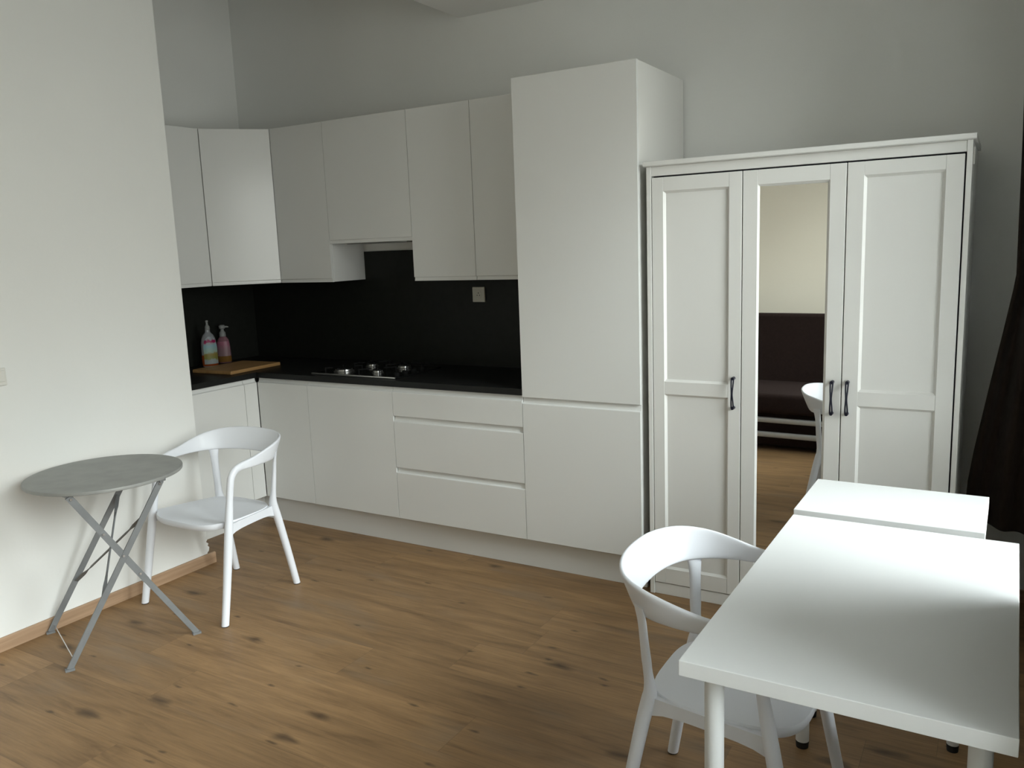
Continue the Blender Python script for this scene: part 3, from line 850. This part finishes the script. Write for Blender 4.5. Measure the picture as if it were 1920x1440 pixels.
# ------------------------------------------------------------------ white tables
TZ = 0.729
def table(name, label, x, y, rz, w, d, z, r):
    t = thing(name, label, 'table', (x, y, 0), rz)
    obj('tabletop', box(0, w, -d, 0, z - 0.034, z, 0.0015), 'table', t)
    for (lx, ly) in ((0.055, -0.066), (w - 0.055, -0.066), (0.055, -d + 0.066), (w - 0.055, -d + 0.066)):
        bm = bmesh.new()
        add_cyl(bm, (lx, ly, 0.022), (lx, ly, z - 0.0345), r * 0.97, r, 28)
        lg = obj('leg', bm, 'leg_paint', t)
        obj('foot', cyl((lx, ly, 0.0), (lx, ly, 0.0225), r * 0.9, r * 0.99, 24), 'rubber', lg)
    return t
table('dining_table', 'larger white rectangular table with round legs, the armchair tucked under it', 1.728, -1.4067, -0.0096, 0.597, 1.026, TZ, 0.0205)
table('side_table', 'smaller white table between the dining table and the wardrobe', 1.7211, -0.9749, -0.0096, 0.5264, 0.375, 0.7271, 0.018)

# ------------------------------------------------------------------ round folding table
RT = (-0.935, -1.947)
t = thing('folding_table', 'round grey metal folding table with crossed legs by the left wall', 'table', (RT[0], RT[1], 0))
RZ, RR = 0.7145, 0.3035
obj('tabletop', lathe([(0, RZ), (RR - 0.006, RZ), (RR - 0.001, RZ - 0.002), (RR, RZ - 0.006), (RR - 0.001, RZ - 0.014), (RR - 0.006, RZ - 0.016), (RR - 0.010, RZ - 0.012), (RR - 0.012, RZ - 0.004), (0, RZ - 0.004)], 72), 'zinc_top', t)
FA, FB, FC = Vector((-0.292, -0.150, 0.0)), Vector((0.110, -0.311, 0.0)), Vector((0.290, 0.141, 0.0))
TB = Vector((0.281, 0.058, 0.694)); TA = FA + (TB - FB); TC = Vector((0.130, -0.243, 0.694))
nrm = Vector((0.926, -0.379, 0))            # across the pair of parallel legs
def strut(name, p, q, w=0.024, th=0.008, off=0.0, wd=None, parent=t):
    o = nrm * off
    bm = bmesh.new(); add_bar(bm, p + o, q + o, w, th, wd or (q - p).cross(nrm))
    bmesh.ops.bevel(bm, geom=bm.edges[:], offset=0.001, segments=1, affect='EDGES')
    return obj(name, bm, 'zinc', parent)
lift = Vector((0, 0, 0.006))
lA = strut('leg', FA + lift, TA, off=0.0); lB = strut('leg', FB + lift, TB, off=0.0)
lC = strut('leg', FC + lift, FC.lerp(TC, 0.45), 0.023, 0.008, 0.012)
obj_c = bmesh.new()
for o_ in (0.007, 0.017): add_bar(obj_c, FC.lerp(TC, 0.42) + nrm * o_, TC + nrm * o_, 0.026, 0.005, (TC - FC).cross(nrm))
obj('fork_bar', obj_c, 'zinc', lC)
for lg, f, d in ((lA, FA, TA - FA), (lB, FB, TB - FB), (lC, FC + nrm * 0.012, TC - FC)):
    dd = d.normalized()
    h_ = Vector((dd.x, dd.y, 0)).normalized()
    bm = bmesh.new(); add_bar(bm, f + Vector((0, 0, 0.0045)) - h_ * 0.016, f + Vector((0, 0, 0.0045)) + h_ * 0.018, 0.020, 0.009, nrm)
    obj('foot', bm, 'zinc', lg)
for nm, pt in (('bracket', TA), ('bracket', TB), ('bracket', TC)):
    bm = bmesh.new(); add_box(bm, pt.x - 0.014, pt.x + 0.014, pt.y - 0.014, pt.y + 0.014, 0.692, RZ - 0.0035, 0.002)
    obj('bracket', bm, 'zinc', t)
# thin twisted braces crossing between the parallel legs
def twisted(name, p, q):
    d = q - p
    base = Vector((0, 0, 1)).cross(d).normalized()
    axis = d.normalized(); a0 = (d.cross(nrm)).normalized(); b0 = axis.cross(a0)
    secs = []
    for f, w, th, an in ((0, .016, .003, 0), (0.12, .016, .003, 0), (0.18, .010, .004, 0.8), (0.24, .007, .006, 1.57), (0.76, .007, .006, 1.57), (0.82, .010, .004, 0.8), (0.88, .016, .003, 0), (1, .016, .003, 0)):
        u = a0 * math.cos(an) + b0 * math.sin(an); v = axis.cross(u)
        c_ = p + d * f
        secs.append([c_ + u * (w / 2 * sx) + v * (th / 2 * sy) for sx, sy in ((-1, -1), (1, -1), (1, 1), (-1, 1))])
    return obj(name, loft(secs), 'zinc', t)
twisted('brace', FA.lerp(TA, 0.30) + nrm * 0.006, FB.lerp(TB, 0.80) - nrm * 0.006)
twisted('brace', FA.lerp(TA, 0.80) + nrm * 0.006, FB.lerp(TB, 0.36) - nrm * 0.006)
obj('foot_wire', cyl(FA.lerp(TA, 0.045), FB.lerp(TB, 0.05), 0.0025, 0.0025, 8), 'bolt', t)
for P_, Q_, f, o0 in ((FC, TC, 0.47, 0.018), (FC, TC, 0.60, 0.0195), (FC, TC, 0.75, 0.0195), (FC, TC, 0.985, 0.0195), (FB, TB, 0.985, 0.004)):
    p_ = P_.lerp(Q_, f)
    obj('bolt', cyl(p_ + nrm * o0, p_ + nrm * (o0 + 0.006), 0.006, 0.005, 12), 'bolt', t)

# ------------------------------------------------------------------ curtains
def curtain_sheet(pathf, zs, n, th=0.003):
    bm = bmesh.new(); rows = []
    for z in zs: rows.append([bm.verts.new(pathf(i / n, z)) for i in range(n + 1)])
    for a, b in zip(rows, rows[1:]):
        for i in range(n): bm.faces.new((a[i], a[i + 1], b[i + 1], b[i]))
    bmesh.ops.solidify(bm, geom=bm.faces[:], thickness=th)
    return bm
def lerp_table(tab, z):
    for (za, va), (zb, vb) in zip(tab, tab[1:]):
        if z <= zb: return va + (vb - va) * max(0, (z - za)) / (zb - za)
    return tab[-1][1]
XLT = [(0.46, 2.172), (0.60, 2.168), (0.75, 2.186), (1.0, 2.225), (1.2, 2.258), (1.4, 2.289), (1.9, 2.282), (2.7, 2.262)]
def far_path(u, z):
    xl = lerp_table(XLT, z)
    k = min(1, max(0.25, z / 2.6))
    x = xl + (2.425 - xl) * u
    y = -0.42 - 0.10 * u - (0.016 + 0.022 * k) * math.sin(u * 2 * PI * 2.3 + 0.9) - 0.005 * math.sin(u * 17 + z * 1.3)
    return (x, y, z + (0.004 * math.sin(u * 6.0) if z < 0.5 else 0))
zs = [0.46 + (2.70 - 0.46) * i / 40 for i in range(41)]
cu = thing('curtain', 'dark brown curtain hanging beside the wardrobe, its edge flaring out at the bottom', 'curtain', (0, 0, 0), 0, 'brown window curtains')
obj('cloth', curtain_sheet(far_path, zs, 70), 'curtain', cu)
def near_path(u, z):
    return (2.366 + 0.018 * math.sin(u * 2 * PI * 5) + 0.004 * math.sin(z * 2 + u * 5), -1.825 - 0.66 * u, z)
zs = [0.46 + (2.70 - 0.46) * i / 16 for i in range(17)]
cu2 = thing('curtain', 'dark brown curtain hanging along the far side edge of the white dining table', 'curtain', (0, 0, 0), 0, 'brown window curtains')
obj('cloth', curtain_sheet(near_path, zs, 120), 'curtain', cu2)
rl = obj('curtain_rail', box(2.335, 2.40, -2.62, -0.35, 2.735, ZC - 0.0005, 0.004), 'rail')
tag(rl, 'curtain rail fixed under the ceiling above the window', 'curtain rail')

# ------------------------------------------------------------------ sofa bed (seen in the wardrobe mirror)
sf = thing('sofa_bed', 'dark brown sofa bed on grey metal frame, seen in the wardrobe mirror', 'sofa', (0.55, -3.42, 0), 0.10)
SW = 0.98
def sbox(name, x0, x1, y0, y1, z0, z1, bev, mat='sofa', rx=0.0, piv=(0, 0)):
    bm = box(x0, x1, y0, y1, z0, z1, bev, 3)
    if rx: bmesh.ops.rotate(bm, cent=(0, piv[0], piv[1]), matrix=Matrix.Rotation(rx, 3, 'X'), verts=bm.verts[:])
    return obj(name, bm, mat, sf)
sbox('seat_mattress', -SW, SW, -0.68, 0.03, 0.285, 0.435, 0.03)
sbox('back_mattress', -SW, SW, -0.72, -0.58, 0.40, 0.97, 0.03, 'sofa', math.radians(7), (-0.65, 0.40))
for zc in (0.235, 0.125):
    for yc in (0.0, -0.66):
        obj('frame_rail', box(-SW, SW, yc - 0.02, yc + 0.02, zc - 0.018, zc + 0.018, 0.006), 'sofa_metal', sf)
sbox('under_seat_shade_box', -SW + 0.06, SW - 0.06, -0.62, -0.05, 0.03, 0.28, 0.01)  # added dark box that stands in for the shade under the seat
for lx in (-SW + 0.03, SW - 0.03):
    for ly in (-0.66, 0.0): obj('leg', box(lx - 0.02, lx + 0.02, ly - 0.02, ly + 0.02, 0.0, 0.284, 0.004), 'sofa_metal', sf)
